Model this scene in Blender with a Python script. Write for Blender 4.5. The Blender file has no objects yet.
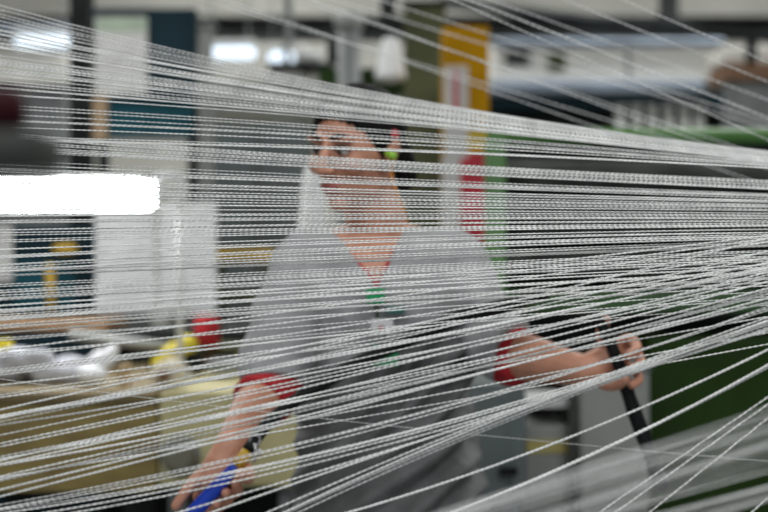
import bpy, bmesh, math, random
import numpy as np
from mathutils import Vector, Matrix, noise

C = bpy.context.scene.collection
sc = bpy.context.scene
F = 55.0 / 36.0 * 768.0        # focal length in pixels
CAMZ = 1.3
R = math.radians


def P(px, py, Y):
    return Vector(((px - 384.0) / F * Y, Y, CAMZ - (py - 256.0) / F * Y))


# ------------------------------------------------------------------ materials
MATS = {}


def mat(name, col, rough=0.6, metal=0.0, vary=0.0, scale=8.0, bump=0.0, bscale=60.0, col2=None, emit=None, estr=0.0, sss=0.0, stretch=None, spec=None):
    if name in MATS:
        return MATS[name]
    m = bpy.data.materials.new(name)
    m.use_nodes = True
    nt = m.node_tree
    b = nt.nodes['Principled BSDF']
    c = (*col, 1)
    b.inputs['Base Color'].default_value = c
    b.inputs['Roughness'].default_value = rough
    b.inputs['Metallic'].default_value = metal
    if max(col) < .1 or spec is not None:
        b.inputs['Specular IOR Level'].default_value = .12 if spec is None else spec
    tc = nt.nodes.new('ShaderNodeTexCoord')
    src = tc.outputs['Object']
    if stretch:
        mp = nt.nodes.new('ShaderNodeMapping')
        mp.inputs['Scale'].default_value = stretch
        nt.links.new(src, mp.inputs['Vector'])
        src = mp.outputs['Vector']
    if vary or col2:
        n = nt.nodes.new('ShaderNodeTexNoise')
        n.inputs['Scale'].default_value = scale
        n.inputs['Detail'].default_value = 4
        nt.links.new(src, n.inputs['Vector'])
        r = nt.nodes.new('ShaderNodeValToRGB')
        if col2:
            a0, a1 = c, (*col2, 1)
        else:
            a0 = (*[max(0, x * (1 - vary)) for x in col], 1)
            a1 = (*[min(1, x * (1 + vary)) for x in col], 1)
        r.color_ramp.elements[0].position = .35
        r.color_ramp.elements[1].position = .65
        r.color_ramp.elements[0].color = a0
        r.color_ramp.elements[1].color = a1
        nt.links.new(n.outputs['Fac'], r.inputs['Fac'])
        nt.links.new(r.outputs['Color'], b.inputs['Base Color'])
    if bump:
        n2 = nt.nodes.new('ShaderNodeTexNoise')
        n2.inputs['Scale'].default_value = bscale
        n2.inputs['Detail'].default_value = 3
        nt.links.new(src, n2.inputs['Vector'])
        bp = nt.nodes.new('ShaderNodeBump')
        bp.inputs['Strength'].default_value = bump
        bp.inputs['Distance'].default_value = .01
        nt.links.new(n2.outputs['Fac'], bp.inputs['Height'])
        nt.links.new(bp.outputs['Normal'], b.inputs['Normal'])
    if emit:
        b.inputs['Emission Color'].default_value = (*emit, 1)
        b.inputs['Emission Strength'].default_value = estr
    if sss:
        b.inputs['Subsurface Weight'].default_value = sss
        b.inputs['Subsurface Radius'].default_value = (.012, .005, .003)
        b.inputs['Subsurface Scale'].default_value = .5
    MATS[name] = m
    return m


def M(n):
    return MATS[n]


mat('yarn white', (.84, .835, .825), .8, vary=.12, scale=40, spec=.15)
mat('yarn pink', (.66, .42, .44), .75, vary=.2, scale=40)
mat('skin', (.60, .285, .19), .5, vary=.10, scale=30, bump=.05, bscale=300, sss=.12)
mat('lips', (.42, .13, .11), .45, vary=.1)
mat('hair', (.007, .006, .006), .6, vary=.4, scale=60, bump=.3, bscale=120, stretch=(1, 1, 6))
mat('grey smock', (.36, .36, .375), .85, vary=.08, scale=25, bump=.25, bscale=90)
mat('dark apron', (.125, .128, .13), .7, vary=.25, scale=14, bump=.3, bscale=60)
mat('dark trousers', (.05, .052, .06), .8, vary=.2)
mat('red knit', (.42, .012, .02), .8, vary=.15, scale=40, bump=.2, bscale=200)
mat('shoe', (.03, .03, .03), .5, vary=.2)
mat('eye white', (.7, .68, .66), .25, vary=.03)
mat('eye dark', (.015, .010, .008), .3, vary=.1)
mat('green plastic', (.015, .36, .13), .4, vary=.12, scale=50)
mat('lime foam', (.30, .55, .06), .6, vary=.1)
mat('teal print', (.03, .22, .19), .7, vary=.2)
mat('orange cord', (.75, .27, .03), .5, vary=.1)
mat('white card', (.82, .82, .84), .45, vary=.05)
mat('red print', (.55, .03, .05), .5, vary=.12)
mat('blue plastic', (.006, .05, .48), .4, vary=.15, scale=30)
mat('yellow plastic', (.60, .36, .03), .45, vary=.1)
mat('black rubber', (.012, .012, .013), .5, vary=.3, scale=30)
mat('silver', (.55, .55, .55), .3, .9, vary=.1)
# setting
mat('concrete floor', (.20, .20, .19), .6, vary=.25, scale=3, bump=.1, bscale=30)
mat('wall paint', (.43, .415, .38), .8, vary=.14, scale=1.2)
mat('ceiling paint', (.46, .45, .42), .85, vary=.1, scale=1)
mat('dark steel', (.016, .018, .018), .45, .3, vary=.35, scale=6)
mat('grey steel', (.17, .18, .18), .5, .2, vary=.2, scale=6)
mat('olive paint', (.085, .088, .045), .6, vary=.3, scale=4)
mat('column yellow', (.50, .245, .004), .7, vary=.15, scale=6, spec=.1)
mat('label red', (.50, .02, .04), .6, vary=.12)
mat('label yellow', (.62, .44, .03), .6, vary=.12)
mat('machine green', (.085, .22, .05), .38, vary=.12, scale=5)
mat('machine pale green', (.12, .26, .09), .5, vary=.15, scale=5)
mat('machine dark green', (.019, .042, .008), .55, vary=.25, scale=3)
mat('machine mid green', (.04, .10, .028), .5, vary=.2, scale=5)
mat('machine dark', (.012, .015, .014), .5, vary=.4, scale=8)
mat('bluish grey', (.20, .24, .30), .6, vary=.25, scale=3)
mat('teal dark', (.007, .022, .030), .6, vary=.3, scale=4)
mat('teal board', (.010, .06, .08), .6, vary=.3, scale=3)
mat('paper', (.60, .58, .56), .8, vary=.05, scale=6)
mat('paper green', (.36, .43, .33), .8, vary=.15, scale=12)
mat('paper ink', (.36, .35, .35), .8, vary=.2, scale=60)
mat('tan strip', (.40, .27, .16), .7, vary=.15)
mat('beige cover', (.68, .65, .60), .7, vary=.08, scale=2)
mat('white panel', (.66, .66, .66), .6, vary=.05, scale=5)
mat('white enamel', (.66, .66, .65), .75, vary=.05, spec=.1)
mat('tan bench', (.24, .18, .085), .6, col2=(.17, .125, .06), scale=5)
mat('olive wood', (.30, .23, .07), .6, col2=(.20, .14, .05), scale=9, stretch=(1, 1, 3))
mat('pale yellow', (.52, .46, .24), .55, vary=.12, scale=7)
mat('knob grey', (.19, .18, .13), .5, vary=.15)
mat('brown wood', (.20, .11, .05), .6, vary=.3, scale=10, stretch=(1, 6, 6))
mat('light wood', (.48, .34, .18), .6, vary=.2, scale=20)
mat('cream yarn', (.70, .63, .50), .85, vary=.1, scale=30, bump=.4, bscale=200)
mat('cone white', (.82, .82, .82), .9, vary=.05, scale=20, bump=.4, bscale=60)
mat('white fluff', (.50, .50, .54), .9, vary=.08, scale=20, bump=.5, bscale=40)
mat('yellow tool', (.62, .50, .02), .5, vary=.12)
mat('cabinet grey', (.125, .15, .15), .55, vary=.1, scale=4)
mat('light grey', (.27, .275, .26), .55, vary=.12, scale=4)
mat('stripe yellow', (.48, .40, .14), .6, vary=.12)
mat('maroon', (.035, .005, .008), .5, vary=.2)
mat('dim grey', (.06, .062, .058), .6, vary=.3, scale=10)
mat('rust brown', (.19, .10, .055), .7, vary=.2)
mat('lamp white', (1, 1, 1), .5, vary=.01, emit=(.70, .84, 1.0), estr=1.35)
mat('tube white', (1, 1, 1), .5, vary=.01, emit=(.95, .98, 1.0), estr=22)

# ------------------------------------------------------------------ builders


def tag(o, label=None, cat=None, group=None, kind=None):
    if label: o['label'] = label
    if cat: o['category'] = cat
    if group: o['group'] = group
    if kind: o['kind'] = kind
    return o


def world_loc(o):
    v = Vector((0, 0, 0))
    while o is not None:
        v += o.location
        o = o.parent
    return v


def place_mesh(name, me, m, parent, smooth):
    for mm in (m if isinstance(m, (list, tuple)) else [m]):
        me.materials.append(M(mm) if isinstance(mm, str) else mm)
    o = bpy.data.objects.new(name, me)
    C.objects.link(o)
    if parent is not None:
        o.parent = parent
        off = world_loc(parent)
    else:
        vs = np.empty(len(me.vertices) * 3, np.float32)
        me.vertices.foreach_get('co', vs)
        vs = vs.reshape(-1, 3)
        lo, hi = vs.min(0), vs.max(0)
        off = Vector((float(lo[0] + hi[0]) / 2, float(lo[1] + hi[1]) / 2, float(lo[2])))
        o.location = off
    me.transform(Matrix.Translation(-off))
    if smooth:
        me.polygons.foreach_set('use_smooth', [True] * len(me.polygons))
    me.update()
    return o


def obj(name, bm, m, parent=None, smooth=False):
    bmesh.ops.recalc_face_normals(bm, faces=bm.faces)
    me = bpy.data.meshes.new(name)
    bm.to_mesh(me)
    bm.free()
    return place_mesh(name, me, m, parent, smooth)


def thing(name, label, cat, loc, group=None):
    o = bpy.data.objects.new(name, None)
    C.objects.link(o)
    o.location = loc
    o.empty_display_size = .05
    return tag(o, label, cat, group)


def B():
    return bmesh.new()


def box(bm, x0, x1, y0, y1, z0, z1, bev=0.0):
    r = bmesh.ops.create_cube(bm, size=1)
    vs = r['verts']
    for v in vs:
        v.co = Vector(((x0 + x1) / 2 + v.co.x * (x1 - x0), (y0 + y1) / 2 + v.co.y * (y1 - y0), (z0 + z1) / 2 + v.co.z * (z1 - z0)))
    if bev:
        es = list({e for v in vs for e in v.link_edges})
        bmesh.ops.bevel(bm, geom=es, offset=bev, segments=2, affect='EDGES', profile=.5)
    return bm


def pbox(bm, px0, px1, py0, py1, Y, dep, bev=0.0):
    """box whose front face at distance Y spans the given picture rectangle, dep deep"""
    a, b = P(px0, py1, Y), P(px1, py0, Y)
    return box(bm, a.x, b.x, Y, Y + dep, a.z, b.z, bev)


def frame_of(d):
    d = d.normalized()
    u = d.cross(Vector((0, 0, 1)))
    if u.length < 1e-3:
        u = d.cross(Vector((0, 1, 0)))
    u.normalize()
    return u, d.cross(u).normalized()


def tube(bm, pts, rad, seg=12, flat=None):
    pts = [Vector(p) for p in pts]
    if not isinstance(rad, (list, tuple)):
        rad = [rad] * len(pts)
    rings = []
    u0 = None
    for i, p in enumerate(pts):
        d = (pts[min(i + 1, len(pts) - 1)] - pts[max(i - 1, 0)]).normalized()
        if u0 is None:
            u, v = frame_of(d)
        else:
            u = (u0 - d * u0.dot(d)).normalized()
            v = d.cross(u).normalized()
        u0 = u
        rings.append([bm.verts.new(p + (u * math.cos(2 * math.pi * k / seg) + v * math.sin(2 * math.pi * k / seg)) * rad[i]) for k in range(seg)])
    for a, b in zip(rings, rings[1:]):
        for k in range(seg):
            bm.faces.new((a[k], a[(k + 1) % seg], b[(k + 1) % seg], b[k]))
    bm.faces.new(rings[0][::-1])
    bm.faces.new(rings[-1])
    return bm


def curve_pts(pts, n=8):
    """Catmull-Rom through the points"""
    pts = [Vector(p) for p in pts]
    q = [pts[0] * 2 - pts[1]] + pts + [pts[-1] * 2 - pts[-2]]
    out = []
    for i in range(1, len(q) - 2):
        a, b, c, d = q[i - 1:i + 3]
        for k in range(n):
            t = k / n
            out.append(.5 * ((2 * b) + (c - a) * t + (2 * a - 5 * b + 4 * c - d) * t * t + (3 * b - a - 3 * c + d) * t ** 3))
    out.append(pts[-1])
    return out


def ball(bm, c, r, seg=20, rot=None):
    if not isinstance(r, (list, tuple)):
        r = (r, r, r)
    mt = Matrix.Translation(Vector(c))
    if rot: mt = mt @ rot
    bmesh.ops.create_uvsphere(bm, u_segments=seg, v_segments=max(8, seg // 2), radius=1, matrix=mt @ Matrix.Diagonal((*r, 1)))
    return bm


def limb(bm, pts, rad, n=6, seg=16):
    """tapered round limb with rounded ends, smooth through its joints"""
    k = len(pts)
    cp = curve_pts(pts, n)
    rr = []
    for i in range(k - 1):
        for j in range(n):
            t = j / n
            rr.append(rad[i] * (1 - t) + rad[i + 1] * t)
    rr.append(rad[-1])
    tube(bm, cp, rr, seg)
    ball(bm, pts[0], rad[0], seg)
    ball(bm, pts[-1], rad[-1], seg)
    return bm


def loft(bm, rings, seg=32):
    """rings of (centre, half width, half depth, yaw): closed elliptic loft"""
    rs = []
    for c, a, b, yaw in rings:
        c = Vector(c)
        ux = Vector((math.cos(yaw), math.sin(yaw), 0))
        uy = Vector((-math.sin(yaw), math.cos(yaw), 0))
        ring = []
        for k in range(seg):
            t = 2 * math.pi * k / seg
            ct, st = math.cos(t), math.sin(t)
            e = .82
            ring.append(bm.verts.new(c + ux * a * math.copysign(abs(ct) ** e, ct) + uy * b * math.copysign(abs(st) ** e, st)))
        rs.append(ring)
    for a, b in zip(rs, rs[1:]):
        for k in range(seg):
            bm.faces.new((a[k], a[(k + 1) % seg], b[(k + 1) % seg], b[k]))
    bm.faces.new(rs[0][::-1])
    bm.faces.new(rs[-1])
    return bm


def lathe(bm, prof, c, axis=Vector((0, 0, 1)), seg=24):
    axis = Vector(axis).normalized()
    u, v = frame_of(axis)
    c = Vector(c)
    rs = [[bm.verts.new(c + axis * z + (u * math.cos(2 * math.pi * k / seg) + v * math.sin(2 * math.pi * k / seg)) * max(r, 1e-4)) for k in range(seg)] for r, z in prof]
    for a, b in zip(rs, rs[1:]):
        for k in range(seg):
            bm.faces.new((a[k], a[(k + 1) % seg], b[(k + 1) % seg], b[k]))
    bm.faces.new(rs[0][::-1])
    bm.faces.new(rs[-1])
    return bm


def fuse(bm, voxel, smooth=3, cut=None):
    """several closed shapes become one continuous surface; optional notch"""
    bmesh.ops.recalc_face_normals(bm, faces=bm.faces)
    me = bpy.data.meshes.new('tmp')
    bm.to_mesh(me)
    bm.free()
    o = bpy.data.objects.new('tmp', me)
    C.objects.link(o)
    r = o.modifiers.new('r', 'REMESH')
    r.mode = 'VOXEL'
    r.voxel_size = voxel
    s = o.modifiers.new('s', 'SMOOTH')
    s.iterations = smooth
    s.factor = .5
    co = None
    if cut is not None:
        bmesh.ops.recalc_face_normals(cut, faces=cut.faces)
        cm = bpy.data.meshes.new('cut')
        cut.to_mesh(cm)
        cut.free()
        co = bpy.data.objects.new('cut', cm)
        C.objects.link(co)
        bo = o.modifiers.new('b', 'BOOLEAN')
        bo.operation = 'DIFFERENCE'
        bo.solver = 'EXACT'
        bo.object = co
    dg = bpy.context.evaluated_depsgraph_get()
    out = bpy.data.meshes.new_from_object(o.evaluated_get(dg))
    bpy.data.objects.remove(o)
    if co: bpy.data.objects.remove(co)
    out.materials.clear()
    return out


def wrinkle(me, f):
    """move each vertex along its normal by f(co)"""
    ns = [v.normal.copy() for v in me.vertices]
    for v, n in zip(me.vertices, ns):
        v.co += n * f(v.co)
    me.update()


# ------------------------------------------------------------------ the room
def struct(name, bm, m, parent=None):
    return tag(obj(name, bm, m, parent), kind='structure')


struct('floor', box(B(), -6, 7, -2, 9.2, -.1, 0), 'concrete floor')
struct('ceiling', box(B(), -6, 7, -2, 9.2, 4.2, 4.3), 'ceiling paint')
struct('wall_back', box(B(), -6, 7, 9.0, 9.2, 0, 4.2), 'wall paint')
struct('wall_left', box(B(), -6.2, -6, -2, 9.2, 0, 4.2), 'wall paint')
struct('wall_right', box(B(), 7, 7.2, -2, 9.2, 0, 4.2), 'wall paint')

# roof girder crossing above, dark, seen over the far machines
t = thing('steel_girder', 'dark steel girder running along the top of the hall wall', 'girder', P(600, 25, 8.4))
b = B()
box(b, -5.9, 6.9, 8.3, 8.5, 2.85, 2.87); box(b, -5.9, 6.9, 8.38, 8.42, 2.87, 2.98); box(b, -5.9, 6.9, 8.3, 8.5, 2.98, 3.0)
obj('beam_profile', b, 'dark steel', t)
b = B(); tube(b, [P(440, 2, 7.6), P(800, 42, 8.2)], .035)
obj('conduit', b, 'dark steel', t)
for x in (-5.8, 6.8):
    obj('bracket', box(B(), x - .08, x + .08, 8.5, 8.985, 2.86, 2.99), 'dark steel', t)

# ceiling lamps seen far back
for i, (x0, x1, y0, y1, lab) in enumerate([
        (14, 71, 35, 50, 'bright hanging strip lamp beyond the black steel post, leftmost of three'),
        (203, 256, 46, 61, 'bright hanging strip lamp between the dark notice board and the black shelf'),
        (268, 296, 51, 65, 'bright round-ended lamp just above the black wall shelf')]):
    Y = 7.0
    c = P((x0 + x1) / 2, (y0 + y1) / 2, Y)
    w = (x1 - x0) / F * Y / 2
    h = (y1 - y0) / F * Y / 2
    t = thing('strip_lamp', lab, 'lamp', (c.x, Y, c.z - h), 'far ceiling lamps')
    b = B(); limb(b, [(c.x - w + h * .8, Y, c.z), (c.x + w - h * .8, Y, c.z)], [h * .8, h * .8])
    obj('lamp_tube', b, 'lamp white', t, True)
    obj('housing', box(B(), c.x - w, c.x + w, Y - .05, Y + .12, c.z + h * .85, c.z + h * 1.6, .01), 'white enamel', t)
    for s in (-1, 1):
        b = B(); tube(b, [(c.x + s * w * .7, Y, c.z + h * 1.5), (c.x + s * w * .7, Y, 4.2)], .006, 6)
        obj('hanging_rod', b, 'grey steel', t)


def area(name, loc, sx, sy, power, rot=(0, 0, 0), col=(.97, 1, .98)):
    l = bpy.data.lights.new(name, 'AREA')
    l.shape = 'RECTANGLE'; l.size = sx; l.size_y = sy; l.energy = power; l.color = col
    o = bpy.data.objects.new(name, l); C.objects.link(o); o.location = loc; o.rotation_euler = rot
    return o


for (x, y, p) in [(-1.5, -.6, 62), (1.5, -.4, 74), (-2.0, 4.0, 56), (2.2, 4.2, 48), (-1.0, 7.0, 95), (2.2, 6.8, 92)]:  # unseen overhead lights; front pair added to brighten yarn fronts and face
    area('unseen overhead light', (x, y, 4.1), 1.6, .35, p)

# ------------------------------------------------------------------ far background, left to right
# black steel post
t = thing('steel_post', 'black steel post standing behind the white notice sheet', 'post', P(82, 100, 5.2) * Vector((1, 1, 0)) if False else (P(82, 0, 5.2).x, 5.2, 0))
x = P(82, 0, 5.2).x
obj('upright', box(B(), x - .045, x + .045, 5.15, 5.25, 0, 4.2, .004), 'dark steel', t)
obj('foot_plate', box(B(), x - .1, x + .1, 5.1, 5.3, 0, .015), 'dark steel', t)

# notice board with sheet
Yb = 4.95
t = thing('notice_board', 'dark teal notice board on legs behind the white sheet', 'board', (P(144, 0, Yb).x, Yb, 0))
obj('board', pbox(B(), 93, 196, 8, 102, Yb, .05, .004), 'teal dark', t)
obj('lower_panel', pbox(B(), 95, 192, 102, 137, Yb + .01, .04, .003), 'teal board', t)
for px in (99, 190):
    b = B(); x = P(px, 0, Yb).x; box(b, x - .02, x + .02, Yb + .06, Yb + .1, 0, P(0, 10, Yb).z)
    obj('leg', b, 'dark steel', t)
t = thing('notice_sheet', 'white paper sheet with a green heading on the dark teal board', 'notice', P(121, 95, Yb - .004))
obj('sheet', pbox(B(), 95, 147, 17, 95, Yb - .004, .003), 'paper', t)
obj('heading_band', pbox(B(), 96, 146, 18, 31, Yb - .006, .002), 'paper green', t)
t = tag(obj('hanging_strip', pbox(B(), 93, 107, 94, 141, Yb - .012, .011, .002), 'tan strip'), 'narrow tan strip hanging under the white notice sheet', 'strip')

# bluish signboard top left, pale wall units behind the threads
t = thing('wall_cabinet', 'pale grey wall cabinet under the leftmost hanging strip lamp', 'cabinet', (P(35, 0, 7.4).x, 7.4, 0))
obj('body', pbox(B(), -60, 68, 52, 85, 7.4, .5, .01), 'beige cover', t)
obj('lower_body', pbox(B(), -60, 68, 86, 150, 7.45, .45, .01), 'grey steel', t)
obj('rail_strip', pbox(B(), -60, 70, 24, 32, 7.35, .05), 'bluish grey', t)
b = B(); a = P(-60, 150, 7.45); c = P(68, 150, 7.45); box(b, a.x, c.x, 7.5, 7.85, 0, a.z)
obj('plinth', b, 'grey steel', t)

# pale columns behind the board
x = P(205, 0, 5.6).x
t = thing('pale_column', 'pale grey column rising right of the dark teal board', 'column', (x, 5.6, 0))
obj('shaft', box(B(), x - .035, x + .035, 5.57, 5.64, 0, P(0, 28, 5.6).z, .006), 'light grey', t)
obj('cap', box(B(), x - .05, x + .05, 5.55, 5.66, P(0, 28, 5.6).z, P(0, 24, 5.6).z, .004), 'light grey', t)
# grey cupboard far centre-left
t = thing('grey_cupboard', 'tall grey cupboard far behind, between teal board and woman', 'cupboard', (P(250, 0, 6.2).x, 6.2, 0))
a = P(202, 118, 6.2); c = P(312, 118, 6.2)
obj('body', box(B(), a.x, c.x, 6.2, 6.7, 0, a.z, .01), 'olive paint', t)
xm = (a.x + c.x) / 2
for s0, s1 in ((a.x + .01, xm - .004), (xm + .004, c.x - .01)):
    d = obj('door', box(B(), s0, s1, 6.18, 6.2, .08, a.z - .02, .004), 'cabinet grey', t)
    hx = s1 - .03 if s0 < xm - .1 else s0 + .03
    obj('handle', box(B(), hx - .006, hx + .006, 6.155, 6.18, 1.2, 1.34), 'silver', d)

# black shelf with box, pole and cone yarns
t = thing('wall_shelf', 'black shelf carrying small bright jars above the white box', 'shelf', P(300, 68, 6.0))
obj('board', pbox(B(), 268, 334, 62, 70, 6.0, .25), 'dark steel', t)
b = B(); x = P(286, 0, 6.2).x; tube(b, [(x, 6.27, P(0, 64, 6.2).z), (x, 6.27, 4.2)], .018)
obj('hanger_pole', b, 'grey steel', t)
for px, r in ((303, 8.5), (317, 6)):
    c = P(px, 62, 6.08); rr = r / F * 6.08
    b = B(); lathe(b, [(rr * .8, 0), (rr, rr * .3), (rr, rr * 1.1), (rr * .5, rr * 1.7), (rr * .4, rr * 2)], c)
    tag(obj('jar', b, 'white panel', None, True), 'bright white jar on the black shelf, ' + ('the larger of two' if r > 7 else 'the smaller of two'), 'jar', 'jars on the black shelf')
t = thing('white_box', 'small pinkish white box hanging under the black shelf', 'box', P(285, 81, 6.0))
obj('carton', pbox(B(), 272, 300, 72, 84, 6.03, .2, .006), 'paper', t)
obj('lid_flap', pbox(B(), 271, 301, 70.2, 72.5, 6.02, .22, .004), 'beige cover', t)

# grey tall frame parts behind head
t = thing('creel_frame', 'dark green creel frame behind the woman with a grey round post', 'frame', (P(360, 0, 4.6).x, 4.6, 0))
x = P(349, 0, 4.6).x
b = B(); tube(b, [(x, 4.6, 0), (x, 4.6, P(0, 27, 4.6).z)], .046, 20)
obj('round_post', b, 'grey steel', t, True)
b = B(); lathe(b, [(.05, 0), (.06, .015), (.06, .05), (.04, .065)], (x, 4.6, P(0, 30, 4.6).z))
obj('post_cap', b, 'light grey', t, True)
obj('cross_panel', pbox(B(), 318, 404, 68, 95, 4.66, .04, .004), 'machine dark green', t)
obj('dark_block', pbox(B(), 327, 342, 40, 62, 4.66, .08, .006), 'machine dark', t)
x = P(388, 0, 4.75).x
obj('black_post', box(B(), x - .03, x + .03, 4.72, 4.78, 0, 4.2, .004), 'dark steel', t)


def cone(px0, px1, py0, py1, Y, label, stand=False):
    c = P((px0 + px1) / 2, py1, Y)
    w = (px1 - px0) / 2 / F * Y
    h = (py1 - py0) / F * Y
    t = thing('yarn_cone', label, 'yarn cone', c, 'white yarn cones behind the woman')
    b = B(); lathe(b, [(w * .88, 0), (w, h * .06), (w * .98, h * .12), (w * .62, h * .86), (w * .5, h * .97), (w * .3, h)], c)
    obj('yarn_winding', b, 'cone white', t, True)
    b = B(); lathe(b, [(w * .22, 0), (w * .22, h * 1.05), (w * .12, h * 1.06)], c + Vector((0, 0, -.01)))
    obj('core_tube', b, 'white enamel', t, True)
    b = B(); tube(b, [c + Vector((0, 0, h * .5)), c + Vector((0, .12, h * .5 - .02)), c + Vector((0, .2, h * .5 - .02))], .008, 8)
    obj('peg', b, 'grey steel', t)
    if stand:
        q_ = c + Vector((0, .2, 0))
        b = B(); tube(b, [(q_.x, q_.y, q_.z + h * .5), (q_.x, q_.y, 0)], .012, 10)
        obj('stand', b, 'grey steel', t)
    return t


cone(375, 406, 38, 80, 4.5, 'white yarn cone hanging on the black post above the woman')
cone(297, 327, 166, 244, 3.4, 'tall white yarn cone behind the face, above the shoulder', True)

# olive wall panel and yellow column
x0, x1 = P(404, 0, 5.4).x, P(446, 0, 5.4).x
t = thing('olive_panel', 'olive brown machine panel left of the yellow column', 'panel', ((x0 + x1) / 2, 5.4, 0))
obj('sheet', box(B(), x0, x1, 5.4, 5.5, 0, P(0, 4, 5.4).z, .004), 'olive paint', t)
obj('top_cap', box(B(), x0 - .01, x1 + .01, 5.38, 5.52, P(0, 4, 5.4).z, P(0, 1, 5.4).z), 'dark steel', t)
Yc = 4.3
x0, x1 = P(443, 0, Yc).x, P(489, 0, Yc).x
t = thing('yellow_column', 'yellow painted column with white, yellow and red label plates', 'column', ((x0 + x1) / 2, Yc, 0))
obj('shaft', box(B(), x0, x1, Yc, Yc + .15, 0, P(0, 26, Yc).z, .006), 'column yellow', t)
pl = obj('label_plate', pbox(B(), 444, 468, 66, 158, Yc - .006, .006, .001), 'paper', t)
b = B()
rnd = random.Random(3)
yy = 72.0
while yy < 110:
    hgt = rnd.uniform(2.0, 3.6)
    w = rnd.uniform(2.4, 3.4)
    pbox(b, 456 - w, 456 + w, yy, yy + hgt, Yc - .008, .002)
    yy += hgt + .9
obj('red_lettering', b, 'label red', pl)
obj('yellow_plate', pbox(B(), 452, 488, 129, 152, Yc - .004, .004), 'label yellow', t)
obj('red_plate', pbox(B(), 460, 486, 152, 246, Yc - .005, .005), 'label red', t)
obj('pale_plate', pbox(B(), 442, 460, 158, 240, Yc - .005, .005), 'paper', t)

# far machines, right
t = thing('far_machine', 'long pale covered machine running along the far wall', 'machine', (P(610, 0, 7.2).x, 7.2, 0))
Ym = 7.2
obj('pale_cover', pbox(B(), 490, 724, 43, 82, Ym, .8, .03), 'beige cover', t)
obj('top_edge', pbox(B(), 492, 726, 38, 45, Ym - .05, .85, .02), 'bluish grey', t)
obj('blue_ledge', pbox(B(), 488, 706, 80, 94, Ym - .12, .9, .02), 'bluish grey', t)
obj('dark_body', pbox(B(), 488, 820, 93, 108, Ym - .05, .8), 'teal dark', t)
b = B(); a = P(488, 108, Ym); c = P(820, 108, Ym); box(b, a.x, c.x, Ym + .1, Ym + .8, 0, a.z)
obj('plinth', b, 'machine dark', t)
obj('inspection_window', pbox(B(), 505, 530, 50, 66, Ym - .005, .01), 'dim grey', t)
obj('inspection_window', pbox(B(), 548, 566, 52, 72, Ym - .005, .01), 'olive paint', t)
for px in (626,):
    obj('cover_seam', pbox(B(), px, px + 5, 46, 80, Ym - .006, .006), 'light grey', t)
for i, px in enumerate((620, 636, 652, 668, 684, 699)):
    c = P(px, 128, Ym - .3); r = 5.2 / F * Ym
    b = B(); lathe(b, [(r * 1.1, 0), (r * 1.1, .01), (r * .9, .012), (r * .8, .12), (r, .13), (r, .14)], c - Vector((0, 0, .01)))
    tag(obj('bobbin', b, 'light grey', None, True), 'pale bobbin in the row before the far dark machine, ' + ['first', 'second', 'third', 'fourth', 'fifth', 'sixth'][i] + ' from the left', 'bobbin', 'bobbins before the far machine')
a = P(600, 129, Ym - .4); c = P(720, 129, Ym - .4)
t = thing('bobbin_bench', 'narrow dark bench under the row of pale bobbins', 'bench', ((a.x + c.x) / 2, Ym - .3, 0))
obj('top', box(B(), a.x, c.x, Ym - .45, Ym - .14, a.z - .04, a.z - .005), 'olive paint', t)
for x in (a.x + .05, c.x - .05):
    obj('leg', box(B(), x - .02, x + .02, Ym - .35, Ym - .28, 0, a.z - .04), 'dark steel', t)
t = thing('black_duct', 'black vertical duct dropping from the ceiling over the pale machine', 'duct', P(669, 22, 7.6))
a = P(669, 22, 7.6)
obj('pipe', box(B(), a.x - .055, a.x + .055, 7.55, 7.66, a.z, 4.2, .008), 'dark steel', t)
obj('flange', box(B(), a.x - .09, a.x + .09, 7.52, 7.69, a.z - .02, a.z + .02), 'dark steel', t)
t = thing('brown_crate', 'rusty brown crate at the end of the pale covered machine', 'crate', (P(752, 0, 6.5).x, 6.5, 0))
obj('crate_body', pbox(B(), 726, 800, 62, 80, 6.5, .35, .01), 'rust brown', t)
obj('crate_top', pbox(B(), 724, 800, 46, 62, 6.52, .33, .01), 'beige cover', t)
a = P(728, 80, 6.5); c = P(800, 80, 6.5)
obj('stand', box(B(), a.x, c.x, 6.55, 6.6, 0, a.z), 'grey steel', t)
obj('lamp_post', pbox(B(), 748, 757, 40, 62, 6.48, .04), 'dark steel', t)

# ------------------------------------------------------------------ the green machine
Yg = 3.3
t = thing('green_machine', 'big green warping machine with rounded top rail and dark rollers', 'machine', (P(640, 0, Yg).x, Yg, 0))
zt = P(0, 135, Yg).z
b = B(); tube(b, [(P(488, 0, Yg).x, Yg + .03, zt), (P(900, 0, Yg).x, Yg + .03, zt)], .022, 20)
obj('top_rail', b, 'machine green', t, True)
obj('side_post', pbox(B(), 487, 506, 138, 520, Yg, .10, .008), 'machine pale green', t)
obj('lower_rail', pbox(B(), 487, 900, 291, 313, Yg + .0, .09, .008), 'machine mid green', t)
obj('back_plate', pbox(B(), 500, 900, 140, 300, Yg + .25, .03), 'machine dark', t)
b = B(); a = P(648, 338, Yg - .05); c = P(900, 338, Yg - .05); box(b, a.x, c.x, Yg - .05, Yg + .5, 0.02, a.z, .01)
pn = obj('front_panel', b, 'machine dark green', t)
b = B(); a = P(500, 312, Yg + .2); c = P(900, 312, Yg + .2); box(b, a.x, c.x, Yg + .2, Yg + .25, .5, a.z)
obj('inner_plate', b, 'machine dark', t)
for py, r in ((176, .045), (222, .05), (266, .045)):
    b = B(); z = P(0, py, Yg + .14).z; tube(b, [(P(505, 0, Yg + .14).x, Yg + .14, z), (P(900, 0, Yg + .14).x, Yg + .14, z)], r, 20)
    obj('roller', b, 'dim grey', t, True)

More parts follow.
